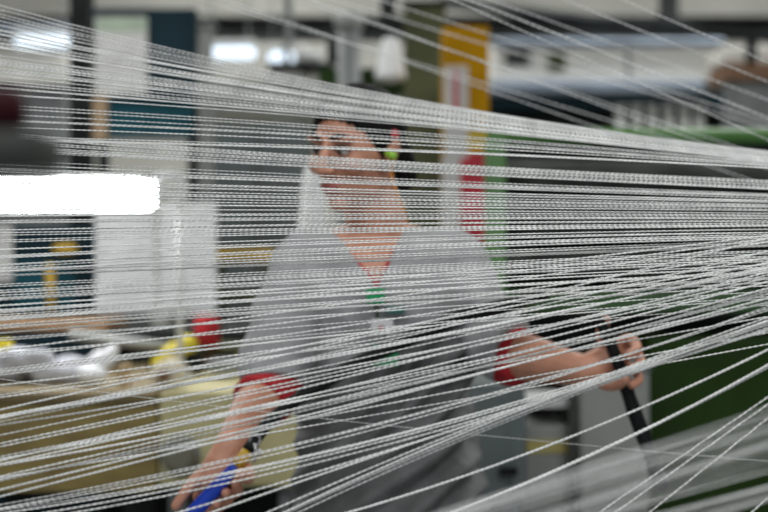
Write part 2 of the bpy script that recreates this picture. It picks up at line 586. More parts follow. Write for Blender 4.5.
# ------------------------------------------------------------------ lower middle
Yk = 2.75
a, c = P(440, 384, Yk), P(526, 384, Yk)
t = thing('steel_cabinet', 'blue-grey steel cabinet standing behind the hip of the woman', 'cabinet', ((a.x + c.x) / 2, Yk, 0))
obj('body', box(B(), a.x, c.x, Yk, Yk + .3, .04, a.z, .008), 'cabinet grey', t)
d = obj('door', box(B(), a.x + .012, c.x - .045, Yk - .012, Yk, .08, a.z - .02, .004), 'cabinet grey', t)
h0, h1 = P(500, 476, Yk - .03), P(518, 468, Yk - .03)
obj('handle', box(B(), h0.x, h1.x, Yk - .03, Yk - .012, h0.z, h1.z, .003), 'black rubber', d)
obj('plinth', box(B(), a.x + .01, c.x - .01, Yk + .01, Yk + .29, 0, .04), 'dark steel', t)
a, c = P(526, 398, 2.98), P(570, 398, 2.98)
t = thing('shelf_unit', 'pale grey shelf unit with a yellow stripe beside the steel cabinet', 'shelf unit', ((a.x + c.x) / 2, 2.98, 0))
z1 = P(0, 400, 2.98).z; z2 = P(0, 408, 2.98).z; z3 = P(0, 426, 2.98).z
obj('top', box(B(), a.x, c.x, 2.98, 3.2, z2, z1, .003), 'white enamel', t)
obj('back', box(B(), a.x, c.x, 3.17, 3.2, z3, z2), 'dim grey', t)
obj('body', box(B(), a.x, c.x, 2.98, 3.2, 0, z3, .004), 'light grey', t)
obj('yellow_stripe', pbox(B(), 527, 568, 440, 453, 2.975, .005), 'stripe yellow', t)
x = P(572.5, 0, 2.95).x
t = thing('corner_post', 'thin dark post between the shelf unit and the pale grey panel', 'post', (x, 2.95, 0))
obj('upright', box(B(), x - .009, x + .009, 2.94, 2.96, 0, P(0, 376, 2.95).z), 'dim grey', t)
obj('foot', box(B(), x - .012, x + .012, 2.93, 2.97, 0, .01), 'dim grey', t)
a, c = P(580, 372, 2.92), P(650, 372, 2.92)
t = thing('machine_box', 'plain pale grey machine box behind the outstretched hand', 'machine box', ((a.x + c.x) / 2, 2.92, 0))
obj('body', box(B(), a.x, c.x, 2.92, 3.18, 0, a.z, .008), 'light grey', t)
obj('top_cover', box(B(), a.x - .003, c.x + .003, 2.915, 3.185, a.z, a.z + .02, .004), 'cabinet grey', t)

# ------------------------------------------------------------------ left bench and what stands on it
Yw = 3.0
zb = P(0, 391, Yw).z
a, c = P(-90, 391, Yw), P(157, 391, Yw)
t = thing('workbench', 'tan wooden workbench with a deep stained front board', 'workbench', ((a.x + c.x) / 2, Yw, 0))
obj('worktop', box(B(), a.x, c.x, Yw - .02, Yw + .75, zb - .025, zb, .004), 'tan bench', t)
obj('front_board', box(B(), a.x, c.x, Yw, Yw + .03, P(0, 492, Yw).z, zb - .025, .003), 'olive wood', t)
for x in (a.x + .06, c.x - .06):
    for y in (Yw + .06, Yw + .68):
        obj('leg', box(B(), x - .035, x + .035, y - .02, y + .04, 0, zb - .025), 'dark steel', t)
a, c = P(159, 386, Yw), P(302, 386, Yw)
t = thing('yellow_cabinet', 'pale yellow metal cabinet with a round dark knob beside the workbench', 'cabinet', ((a.x + c.x) / 2, Yw, 0))
z0, z1 = P(0, 487, Yw).z, zb
obj('body', box(B(), a.x, c.x, Yw, Yw + .5, z0, z1, .008), 'pale yellow', t)
for x in (a.x + .04, c.x - .04):
    for y in (Yw + .04, Yw + .42):
        obj('leg', box(B(), x - .022, x + .022, y, y + .04, 0, z0), 'grey steel', t)
k = P(181, 455, Yw)
b = B(); lathe(b, [(.035, 0), (.042, .01), (.042, .03), (.034, .04), (.02, .042)], k, (0, -1, 0))
kn = obj('knob', b, 'knob grey', t, True)
b = B(); lathe(b, [(.052, 0), (.052, .006), (.044, .008)], k, (0, -1, 0))
obj('bezel_ring', b, 'light grey', kn, True)
obj('small_knob', lathe(B(), [(.012, 0), (.014, .012), (.006, .018)], P(196, 461, Yw), (0, -1, 0)), 'knob grey', t)

# shelf plank above the bench
a, c = P(-90, 324, 3.5), P(112, 320, 3.5)
t = thing('wooden_shelf', 'low brown wooden shelf standing on the workbench', 'shelf', ((a.x + c.x) / 2, 3.5, zb))
z1 = P(0, 320, 3.5).z
obj('board', box(B(), a.x, c.x, 3.45, 3.72, z1 - .03, z1, .003), 'brown wood', t)
for x in (a.x + .03, c.x - .05):
    obj('support', box(B(), x, x + .02, 3.48, 3.7, zb, z1 - .03), 'dim grey', t)
obj('yellow_bin_clip', pbox(B(), -4, 11, 340, 360, 3.43, .03, .004), 'yellow tool', t)
# beam of pale steel sloping
t = thing('steel_bar', 'pale sloping steel bar lying from the wooden shelf to the lamp pole', 'bar', P(140, 340, 3.35))
b = B(); tube(b, [P(70, 334, 3.41), P(182, 349, 3.41)], .016, 12)
obj('tube_bar', b, 'light grey', t, True)
b = B(); tube(b, [P(176, 348.2, 3.41), P(186, 349.6, 3.41)], .02, 12)
obj('end_sleeve', b, 'grey steel', t, True)

# white fluffy waste yarn heap on the bench
def blobs(cx, cy, Y, w, h, n, seed, r):
    rn = random.Random(seed)
    b = B()
    for i in range(n):
        px = cx + rn.uniform(-w, w); py = cy + rn.uniform(-h, h) * .7
        ball(b, P(px, py, Y + rn.uniform(-.05, .05)), (r * rn.uniform(.8, 1.6), r * rn.uniform(.7, 1), r * rn.uniform(.6, 1)), 12)
    me = fuse(b, .008, 4)
    return me


me = blobs(26, 365, 3.2, 46, 16, 26, 5, .035)
tag(place_mesh('waste_yarn_heap', me, 'white fluff', None, True), 'loose heap of white waste yarn on the workbench', 'waste yarn')
b = B()
cl = [P(90, 373, 3.12), P(96, 366, 3.12), P(105, 358, 3.13), P(112, 352, 3.14)]
limb(b, cl, [.03, .034, .028, .018])
ball(b, P(92, 374, 3.10), (.042, .04, .025))
me = fuse(b, .006, 3)
wrinkle(me, lambda co: .006 * noise.noise(co * 45))
tag(place_mesh('white_rag', me, 'white card', None, True), 'crumpled bright white rag standing up on the workbench', 'rag')
tag(obj('wooden_block', pbox(B(), 117, 128, 364, 386.2, 3.1, .04, .003), 'light wood'), 'small upright light wood block on the workbench', 'block')
t = thing('yarn_spool', 'round cream yarn spool lying on the cabinet corner by the pole', 'spool', Vector((P(165, 0, 3.05).x, 3.1, zb)))
c = Vector((P(165, 0, 3.05).x, 3.03, zb + .0375))
b = B(); lathe(b, [(.031, 0), (.033, .012), (.033, .09), (.031, .10)], c + Vector((0, .02, -.0)), (0, 1, .0))
obj('winding', b, 'cream yarn', t, True)
for dy in (.01, .12):
    b = B(); lathe(b, [(.0355, 0), (.0355, .008)], c + Vector((0, dy, 0)), (0, 1, 0))
    obj('flange', b, 'cream yarn', t, True)
b = B(); lathe(b, [(.016, 0), (.018, .006), (.010, .012)], c + Vector((0, .01, 0)), (0, -1, 0))
obj('core', b, 'rust brown', t, True)
t = thing('hand_drill', 'yellow power tool lying tilted beside the white lamp pole', 'tool', P(172, 370, 3.3))
b = B(); limb(b, [P(157, 364, 3.335), P(171, 354, 3.335), P(188, 345, 3.335)], [.018, .026, .03])
obj('tool_body', b, 'yellow tool', t, True)
b = B(); limb(b, [P(186, 350, 3.335), P(194, 358, 3.335), P(197, 367, 3.335)], [.02, .018, .022])
obj('grip', b, 'black rubber', t, True)
b = B(); tube(b, [P(158, 363, 3.335), P(149, 368, 3.335)], .01)
obj('chuck', b, 'dark steel', t, True)
t = thing('red_can', 'red tin standing behind the white lamp pole', 'tin', P(207, 345, 3.5))
c = P(207, 346, 3.5); r = 12.5 / F * 3.5; h = 28 / F * 3.5
obj('can_body', lathe(B(), [(r, 0), (r, h * .9), (r * .94, h)], c), 'red knit', t, True)
obj('lid', lathe(B(), [(r * .96, h), (r * .96, h + .008), (r * .6, h + .01)], c), 'red print', t, True)
t = thing('machine_block', 'dark machine block with yellow and red knobs behind the cabinet', 'machine', (P(225, 0, 3.56).x, 3.56, 0))
a, c = P(85, 346, 3.56), P(285, 346, 3.56)
obj('dark_body', box(B(), a.x, c.x, 3.76, 4.0, 0, P(0, 330, 3.76).z, .006), 'machine dark', t)
obj('ledge', box(B(), P(188, 0, 3.56).x, c.x, 3.53, 3.76, P(0, 346, 3.56).z - .02, P(0, 346, 3.56).z, .003), 'olive paint', t)
for px, py, m in ((243, 362, 'yellow tool'), (214, 360, 'rust brown'), (228, 356, 'dim grey')):
    obj('knob', lathe(B(), [(.026, 0), (.03, .01), (.03, .03), (.015, .035)], P(px, py, 3.76), (0, -1, 0)), m, t, True)
tag(obj('metal_tray', pbox(B(), 206, 240, 362, 372.8, 3.28, .14, .004), 'grey steel'), 'small grey metal tray on the pale yellow cabinet', 'tray')

# dark windowed machine far left, yellow rod, white boards
t = thing('dark_machine', 'dark teal machine with a glass front left of the white boards', 'machine', (P(50, 0, 4.5).x, 4.5, 0))
a, c = P(-80, 226, 4.5), P(97, 226, 4.5)
obj('body', box(B(), a.x, c.x, 4.5, 5.0, 0, a.z, .01), 'teal dark', t)
obj('window_panel', pbox(B(), 14, 74, 262, 308, 4.49, .012, .003), 'teal board', t)
obj('pale_door', pbox(B(), -60, 12, 226, 282, 4.485, .016, .003), 'paper', t)
obj('rod', tube(B(), [P(51, 312, 4.45), P(50, 264, 4.45)], .017), 'yellow plastic', t, True)
obj('indicator', ball(B(), P(65, 249, 4.46), (.05, .03, .022)), 'yellow plastic', t, True)

Yp = 4.2
for x0, x1, lab in ((95, 155, 'white upright board right of the dark teal machine'), (159, 216, 'white upright board behind the lamp pole')):
    a, c = P(x0, 203, Yp), P(x1, 203, Yp)
    t = thing('white_board', lab, 'board', ((a.x + c.x) / 2, Yp, 0), 'white boards behind the bench')
    obj('panel', box(B(), a.x, c.x, Yp, Yp + .03, P(0, 312, Yp).z, a.z, .004), 'white panel', t)
    obj('stand', box(B(), a.x + .03, c.x - .03, Yp + .03, Yp + .08, 0, a.z - .05), 'dim grey', t)
    obj('foot', box(B(), a.x + .02, c.x - .02, Yp - .05, Yp + .2, 0, .03), 'dim grey', t)
t = thing('rail_stand', 'small yellow rail frame left of the gray sleeve', 'frame', (P(245, 0, 4.6).x, 4.6, 0))
obj('rail', pbox(B(), 214, 274, 249, 261, 4.6, .03, .003), 'yellow plastic', t)
obj('lower_rail', pbox(B(), 214, 274, 292, 302, 4.6, .03, .003), 'olive paint', t)
for px in (219, 268):
    x = P(px, 0, 4.6).x
    obj('post', box(B(), x - .02, x + .02, 4.63, 4.66, 0, P(0, 249, 4.6).z), 'olive paint', t)

# bench lamp: pole, loop, glowing tube
Yl = 3.25
t = thing('work_lamp', 'glowing white tube lamp on a thin white pole over the workbench', 'lamp', P(180, 391, Yl))
zl = P(0, 195, Yl).z
b = B(); tube(b, [P(180, 379, Yl), P(180, 190, Yl)], .0105, 14)
obj('pole', b, 'white enamel', t, True)
b = B(); lathe(b, [(.034, 0), (.034, .012), (.018, .02), (.014, .05)], Vector((P(180, 0, Yl).x, Yl, zb + .002)))
obj('base', b, 'white enamel', t, True)
b = B()
ring = [P(168 + 15.5 * math.cos(a_), 191 - 17 * math.sin(a_), Yl + .0) for a_ in np.linspace(R(-60), R(150), 26)]
tube(b, ring, .0135, 12)
obj('bent_neck', b, 'white enamel', t, True)
xa, xb = P(-60, 0, Yl).x, P(150, 0, Yl).x
xb = P(144, 0, Yl).x
b = B(); limb(b, [(xa, Yl, zl), (xb, Yl, zl)], [.042, .042], 4, 24)
obj('glowing_tube', b, 'tube white', t, True)
b = B(); tube(b, [(xb + .036, Yl, zl), (xb + .062, Yl, zl)], [.030, .024], 20)
obj('socket', b, 'white enamel', t, True)
b = B(); box(b, xa, xb - .02, Yl - .02, Yl + .06, zl + .046, zl + .056, .003)
obj('reflector', b, 'white enamel', t)

# blurred tension unit close to the lens, left edge
Yn = .64
t = thing('yarn_guide', 'dark blurred yarn guide with a maroon knob close by at left edge', 'yarn guide', P(-10, 166, Yn))
b = B(); box(b, P(-60, 0, Yn).x, P(39, 0, Yn).x, Yn, Yn + .05, P(0, 166, Yn).z, P(0, 128, Yn).z, .006)
obj('body', b, 'dim grey', t)
b = B(); lathe(b, [(.013, 0), (.016, .004), (.016, .018), (.012, .022)], P(-2, 128, Yn + .025))
obj('knob', b, 'maroon', t, True)
b = B(); tube(b, [P(-60, 147, Yn + .03), P(-230, 147, Yn + .03), P(-230, 1600, Yn + .03)], .012, 12)
obj('mounting_arm', b, 'grey steel', t, True)

# ------------------------------------------------------------------ the person
root = thing('person', 'woman in gray smock over red shirt with dark apron, reaching sideways behind the yarns', 'person', (P(385, 0, 2.2).x, 2.2, 0))
yaw, pit, roll = R(35), R(10), R(4)
HS = .93
HC = P(356, 147, 2.13)
# head-local: x her left, y where the face points, z up.  World: facing the camera is -Y.
face = Vector((-math.sin(yaw), -math.cos(yaw), 0))
left = Vector((math.cos(yaw), -math.sin(yaw), 0))
HR = Matrix((left, face, Vector((0, 0, 1)))).transposed()
HR = HR @ Matrix.Rotation(-pit, 3, 'X') @ Matrix.Rotation(roll, 3, 'Y')
HM = Matrix.Translation(HC) @ HR.to_4x4() @ Matrix.Scale(HS, 4)
HMi = HM.inverted()


def H(x, y, z):
    return HM @ Vector((x, y, z))


def hball(bm, c, r, seg=24):
    bmesh.ops.create_uvsphere(bm, u_segments=seg, v_segments=seg // 2, radius=1, matrix=HM @ Matrix.Translation(c) @ Matrix.Diagonal((*r, 1)))


b = B()
hball(b, (0, -.012, .024), (.076, .096, .086), 32)
hball(b, (0, .028, -.012), (.067, .066, .078))
hball(b, (0, .030, -.066), (.050, .056, .046))
hball(b, (0, .066, -.099), (.021, .021, .019))
for s in (-1, 1):
    hball(b, (s * .030, .082, .024), (.024, .014, .009))
    hball(b, (s * .040, .066, -.026), (.024, .025, .022))
    hball(b, (s * .0765, -.008, -.008), (.009, .019, .031))
    hball(b, (s * .080, -.016, .004), (.010, .015, .022))
    hball(b, (s * .0115, .105, -.034), (.0095, .010, .008))
    hball(b, (s * .046, .005, -.070), (.012, .034, .030))
limb(b, [H(0, .092, .012), H(0, .106, -.012), H(0, .115, -.031)], [.0075, .0095, .0115])
hball(b, (0, .093, -.0635), (.024, .010, .0055))
hball(b, (0, .091, -.0735), (.020, .011, .0065))
NB = P(380, 236, 2.19)
limb(b, [H(0, -.018, -.04), H(0, -.022, -.09), NB, NB + Vector((0, .0, -.06))], [.052, .050, .055, .06])
# torso under the clothes, shoulders, arms
SR, SL = P(304, 264, 2.16), P(455, 264, 2.20)
ER, EL = P(270, 388, 2.02), P(503, 352, 2.12)
WR, WL = P(230, 449, 1.875), P(584, 371, 1.99)
TY = 2.19
tw = -.10


def ring(px, py, hw, hd, Y=TY):
    return (P(px, py, Y), hw, hd, tw)


loft(b, [ring(384, 520, .150, .11), ring(380, 450, .135, .10), ring(378, 400, .122, .092), ring(378, 340, .130, .098), ring(380, 290, .140, .105), ring(382, 255, .130, .085), ring(382, 238, .08, .06)][::-1])
limb(b, [NB + Vector((0, 0, -.02)), SR], [.055, .05])
limb(b, [NB + Vector((0, 0, -.02)), SL], [.055, .05])
limb(b, [SR, (SR + ER) / 2, ER], [.052, .046, .042])
limb(b, [ER, ER * .6 + WR * .4, WR], [.042, .041, .027])
limb(b, [SL, (SL + EL) / 2, EL], [.052, .046, .042])
limb(b, [EL, EL * .62 + WL * .38, WL], [.042, .041, .027])
# legs
hipc = P(384, 520, TY)
for s in (-1, 1):
    limb(b, [hipc + Vector((s * .085, 0, -.02)), Vector((hipc.x + s * .10, TY - .02, .46)), Vector((hipc.x + s * .10, TY + .02, .10))], [.085, .055, .04])
# right hand (picture left) closed round the blue handle
limb(b, [WR, P(223, 465, 1.868), P(214, 477, 1.862)], [.027, .031, .028])
ball(b, P(214, 480, 1.868), (.032, .022, .030))
fr = .0088
limb(b, [P(207, 470, 1.858), P(194, 481, 1.845), P(184, 494, 1.838), P(176, 506, 1.836)], [.0105, .0098, .0090, .0082], 4, 12)
limb(b, [P(213, 482, 1.872), P(228, 493, 1.872), P(238, 491, 1.845), P(236, 483, 1.818)], [.0105, .0098, .0090, .0082], 4, 12)
limb(b, [P(206, 490, 1.872), P(218, 503, 1.872), P(228, 501, 1.845), P(226, 493, 1.818)], [.0102, .0095, .0088, .0080], 4, 12)
limb(b, [P(198, 497, 1.872), P(209, 513, 1.872), P(218, 511, 1.845), P(216, 504, 1.822)], [.0095, .0088, .0080, .0072], 4, 12)
limb(b, [P(226, 460, 1.862), P(245, 468, 1.84), P(248, 478, 1.815), P(240, 474, 1.79)], [.0125, .0115, .0105, .0092], 4, 12)
# left hand (picture right) round the black rod, index finger raised
limb(b, [WL, P(600, 365, 1.995), P(611, 357, 1.995)], [.027, .030, .028])
ball(b, P(611, 358, 2.0), (.034, .020, .032))
limb(b, [P(606, 346, 1.99), P(601, 335, 1.98), P(604, 326, 1.97), P(606, 319, 1.965)], [.0105, .0098, .0092, .0084], 4, 12)
limb(b, [P(616, 346, 1.99), P(630, 339, 1.975), P(637, 349, 1.945), P(629, 355, 1.925)], [.0105, .0098, .0092, .0082], 4, 12)
limb(b, [P(621, 356, 1.99), P(635, 353, 1.975), P(641, 364, 1.945), P(632, 369, 1.928)], [.0103, .0096, .0090, .0080], 4, 12)
limb(b, [P(620, 367, 1.99), P(633, 368, 1.975), P(639, 379, 1.95), P(632, 385, 1.935)], [.0095, .0088, .0082, .0074], 4, 12)
limb(b, [P(594, 375, 1.985), P(606, 384, 1.965), P(617, 384, 1.94), P(625, 379, 1.925)], [.0135, .0115, .0105, .0090], 4, 12)
me = fuse(b, .0026, 2)
lipc = Vector((0, .1, -.0685))
body = place_mesh('body', me, ['skin', 'lips'], root, True)
off = world_loc(body)
for p in body.data.polygons:
    q = HMi @ (p.center + off)
    if abs(q.x) < .026 and q.y > .085 and abs(q.z + .0685) < .0115 * (1 - (abs(q.x) / .032) ** 2):
        p.material_index = 1

# hair cap, strands and low tail
b = B()
hball(b, (0, -.016, .028), (.084, .104, .094), 40)
for v, d in ((Vector((0, .02, 0)), Vector((0, -.72, .69))),):
    co = HM @ v
    no = (HR @ d).normalized()
    bmesh.ops.bisect_plane(b, geom=b.verts[:] + b.edges[:] + b.faces[:], plane_co=co, plane_no=no, clear_inner=True)
bmesh.ops.holes_fill(b, edges=[e for e in b.edges if e.is_boundary], sides=0)
limb(b, [H(.05, .03, .03), H(.066, .012, .0), H(.07, .0, -.02)], [.014, .010, .004])
limb(b, [H(-.05, .03, .03), H(-.066, .012, .0), H(-.07, .0, -.02)], [.014, .010, .004])
hball(b, (.0, -.10, -.005), (.034, .03, .034))
limb(b, [H(0, -.10, .0), H(.02, -.125, -.03), H(.03, -.125, -.075), H(.03, -.11, -.11)], [.022, .026, .02, .006])
me = fuse(b, .004, 2)
wrinkle(me, lambda co: .0025 * math.sin((HMi @ co).x * 420 + 2 * noise.noise(co * 20)))
place_mesh('hair', me, 'hair', root, True)
# eyes, lashes, brows
for s in (-1, 1):
    b = B(); hball(b, (s * .031, .0835, .002), (.0135, .0105, .0085), 16)
    e = obj('eye', b, 'eye white', root, True)
    b = B(); hball(b, (s * .029, .0895, .000), (.0062, .0058, .0062), 12)
    obj('iris', b, 'eye dark', e, True)
    b = B(); limb(b, [H(s * .016, .090, .004), H(s * .031, .0975, .0095), H(s * .047, .083, .003)], [.0025, .0042, .0022], 5, 8)
    obj('eyelashes', b, 'eye dark', e, True)
    b = B(); limb(b, [H(s * .012, .098, .025), H(s * .032, .0965, .032), H(s * .052, .077, .026)], [.003, .0042, .002], 5, 8)
    obj('eyebrow', b, 'hair', root, True)
b = B(); limb(b, [H(.079, .006, -.010), H(.092, .010, -.014)], [.007, .0085])
obj('earplug', b, 'lime foam', root, True)
b = B(); tube(b, curve_pts([H(.094, .010, -.018), H(.085, .004, -.06), P(404, 212, 2.10), P(408, 224, 2.125)], 8), .0028, 8)
obj('earplug_cord', b, 'orange cord', root, True)
b = B(); hball(b, (.080, -.012, .024), (.013, .012, .010), 14)
obj('hair_clip', b, 'red print', root, True)

# smock
def notch(l, r_, bot, ynear, yfar):
    bm = B()
    top = 190
    # extend the V upward beyond the neck
    L = (l[0] + (l[0] - bot[0]) * .6, l[1] + (l[1] - bot[1]) * .6)
    Rr = (r_[0] + (r_[0] - bot[0]) * .6, r_[1] + (r_[1] - bot[1]) * .6)
    v = []
    for Y in (ynear, yfar):
        for q in (L, Rr, bot):
            p = P(q[0], q[1], TY - .08)
            v.append(bm.verts.new((p.x, Y, p.z)))
    bm.faces.new(v[:3]); bm.faces.new(v[3:])
    for i in range(3):
        j = (i + 1) % 3
        bm.faces.new((v[i], v[j], v[3 + j], v[3 + i]))
    return bm


b = B()
loft(b, [ring(382, 238, .085, .06), ring(381, 252, .150, .095), ring(380, 290, .163, .122), ring(377, 340, .155, .118), ring(376, 392, .150, .112), ring(378, 430, .150, .112)])
limb(b, [NB + Vector((0, .0, -.045)), SR + Vector((-.0, 0, -.0))], [.070, .062])
limb(b, [NB + Vector((0, .0, -.045)), SL], [.070, .063])
SRh = P(266, 372, 2.04)
limb(b, [SR, P(287, 320, 2.10)], [.060, .064])
tube(b, curve_pts([SR, P(287, 320, 2.10), P(275, 366, 2.04), P(273, 384, 2.025)], 6), [.060] * 6 + [.064] * 6 + [.062] * 6 + [.060], 24)
limb(b, [SL, P(470, 300, 2.16)], [.062, .062])
tube(b, curve_pts([SL, P(473, 306, 2.17), P(498, 342, 2.12), P(512, 350, 2.10)], 6), [.062] * 6 + [.062] * 6 + [.063] * 6 + [.062], 24)
me = fuse(b, .005, 3, notch((338, 240), (413, 212), (377, 289), 1.85, 2.20))


def folds(co):
    d = .0035 * noise.noise(co * 14) + .0022 * noise.noise(co * 32)
    d += .0045 * math.sin(co.z * 62 + co.x * 46 + 2.2 * noise.noise(co * 7)) * max(0, min(1, (co.z - .9) * 4)) * .6
    return d


wrinkle(me, folds)
smock = place_mesh('smock', me, 'grey smock', root, True)
b = B(); pbox(b, 386, 405, 308, 313, 2.054, .02, .002)
obj('printed_mark', b, 'teal print', smock)
# red shirt: chest and sleeves showing at the neck and below the smock sleeves
b = B()
loft(b, [ring(382, 240, .078, .056), ring(381, 254, .140, .090), ring(380, 290, .150, .112), ring(377, 340, .142, .106), ring(376, 392, .138, .102), ring(378, 440, .140, .104)])
tube(b, curve_pts([SR, P(287, 320, 2.10), ER, ER * .72 + WR * .28], 6), [.056] * 6 + [.056] * 6 + [.052] * 6 + [.050], 24)
tube(b, curve_pts([SL, P(473, 306, 2.17), EL, EL * .74 + WL * .26], 6), [.056] * 6 + [.056] * 6 + [.053] * 6 + [.050], 24)
me = fuse(b, .005, 2, notch((337, 239), (414, 211), (377, 280), 1.85, 2.20))
wrinkle(me, lambda co: .0025 * noise.noise(co * 40))
place_mesh('red_shirt', me, 'red knit', root, True)
# apron, top edge rising to the right
b = B()
loft(b, [ring(386, 296, .150, .122), ring(382, 340, .164, .132), ring(382, 400, .160, .130), ring(386, 450, .166, .136), ring(388, 520, .182, .146), ring(388, 620, .20, .15), ring(388, 800, .21, .16)][::-1], 48)
a0, a1 = P(290, 394, 2.07), P(505, 290, 2.07)
dr = (a1 - a0).normalized()
no = Vector((-dr.z, 0, dr.x))
bmesh.ops.bisect_plane(b, geom=b.verts[:] + b.edges[:] + b.faces[:], plane_co=a0, plane_no=no, clear_outer=True)
bmesh.ops.holes_fill(b, edges=[e for e in b.edges if e.is_boundary], sides=0)
me = fuse(b, .006, 2)


def afolds(co):
    s = co.x * .80 - (co.z - .9) * 1.0
    w = .015 * math.sin(s * 95 + 3.0 * noise.noise(co * 6)) * (.35 + .65 * max(0, min(1, (co.x + .12) * 4)))
    return w + .005 * noise.noise(co * 22)


wrinkle(me, afolds)
place_mesh('apron', me, 'dark apron', root, True)
b = B()
for s in (-1, 1):
    limb(b, [hipc + Vector((s * .085, 0, .0)), Vector((hipc.x + s * .10, TY - .02, .46)), Vector((hipc.x + s * .10, TY + .02, .11))], [.10, .075, .06])
me = fuse(b, .008, 2)
place_mesh('trousers', me, 'dark trousers', root, True)
for s in (-1, 1):
    b = B(); x = hipc.x + s * .10
    limb(b, [(x, TY + .05, .045), (x, TY - .04, .045), (x, TY - .13, .035)], [.044, .044, .034])
    me = fuse(b, .006, 2)
    place_mesh('shoe', me, 'shoe', root, True)

# things she holds or wears on a strap
t = thing('hooking_tool', 'long black flexible tool with blue grip and yellow ferrule held low', 'tool', P(190, 512, 1.84))
g0, g1 = P(180, 527, 1.825), P(237, 466, 1.825)
b = B(); cp = curve_pts([g0, g0.lerp(g1, .35), g0.lerp(g1, .7), g1], 5)
tube(b, cp, [.010, .011, .0115, .012, .012, .0122, .0122, .012, .012, .0115, .011, .011, .0105, .010, .010, .010], 16)
obj('grip', b, 'blue plastic', t, True)
b = B(); tube(b, [g1, P(248, 451, 1.83)], [.0105, .0095], 14)
obj('ferrule', b, 'yellow plastic', t, True)
b = B(); tube(b, curve_pts([P(248, 451, 1.83), P(268, 423, 1.88), P(302, 396, 1.93), P(345, 370, 1.97), P(402, 342, 1.985), P(460, 318, 1.99), P(516, 303, 2.0)], 8), [.0105] * 16 + [.013] * 33, 14)
obj('shaft', b, 'black rubber', t, True)
b = B(); limb(b, [P(514, 304, 2.0), P(530, 298, 2.0), P(545, 296, 2.0)], [.012, .012, .008])
obj('hook_end', b, 'black rubber', t, True)
t = thing('key_ring', 'small silver clip hanging from the black shaft by the wrist', 'key ring', P(255, 462, 1.83))
b = B(); tube(b, [P(255 + 5 * math.cos(a_), 440 + 6 * math.sin(a_), 1.835) for a_ in np.linspace(0, 6.28, 18)], .0022, 8)
obj('ring', b, 'silver', t, True)
b = B(); limb(b, [P(255, 446, 1.832), P(254, 461, 1.83)], [.0045, .0035], 4, 8)
obj('clip', b, 'silver', t, True)
b = B(); ball(b, P(259, 452, 1.83), .006, 10)
obj('bead', b, 'silver', t, True)

t = thing('black_rod', 'black bar gripped in the outstretched hand, slanting down', 'rod', P(655, 476, 1.95))
b = B(); tube(b, curve_pts([P(592, 310, 1.955), P(606, 333, 1.955), P(620, 368, 1.955), P(633, 408, 1.955), P(656, 470, 1.955)], 6), [.0095] * 6 + [.0105] * 6 + [.0115] * 6 + [.0125] * 7, 16)
obj('bar', b, 'black rubber', t, True)
b = B(); limb(b, [P(655, 468, 1.955), P(661, 484, 1.955)], [.0135, .0135])
obj('end_cap', b, 'black rubber', t, True)

t = thing('badge', 'green and white badge hanging at the smock neckline', 'badge', P(380, 368, 2.04))
Yd = 2.036
obj('green_clip', pbox(B(), 366, 385, 288, 304, Yd + .005, .010, .003), 'green plastic', t)
b = B(); tube(b, [P(376, 304, Yd + .01), P(378, 320, Yd + .008)], .003, 8)
obj('ribbon', b, 'machine dark green', t)
wc = obj('white_card', pbox(B(), 371, 393, 319, 334, Yd + .002, .004, .001), 'white card', t)
obj('red_mark', pbox(B(), 379, 384, 326, 331, Yd + .001, .002), 'red print', wc)
b = B(); tube(b, [P(384, 333, Yd + .006), P(385, 346, Yd - .006)], .003, 8)
obj('ribbon', b, 'machine dark green', t)
obj('green_tag', pbox(B(), 373, 398, 344, 366, Yd - .012, .005, .001), 'green plastic', t)

# ------------------------------------------------------------------ yarns
rng = random.Random(11)
NY = 0


SPECS = []


def yarn(pts, d0, d1, label, group, r=.00165, m='yarn white', near=None):
    SPECS.append((pts, label, group, r, m, near))


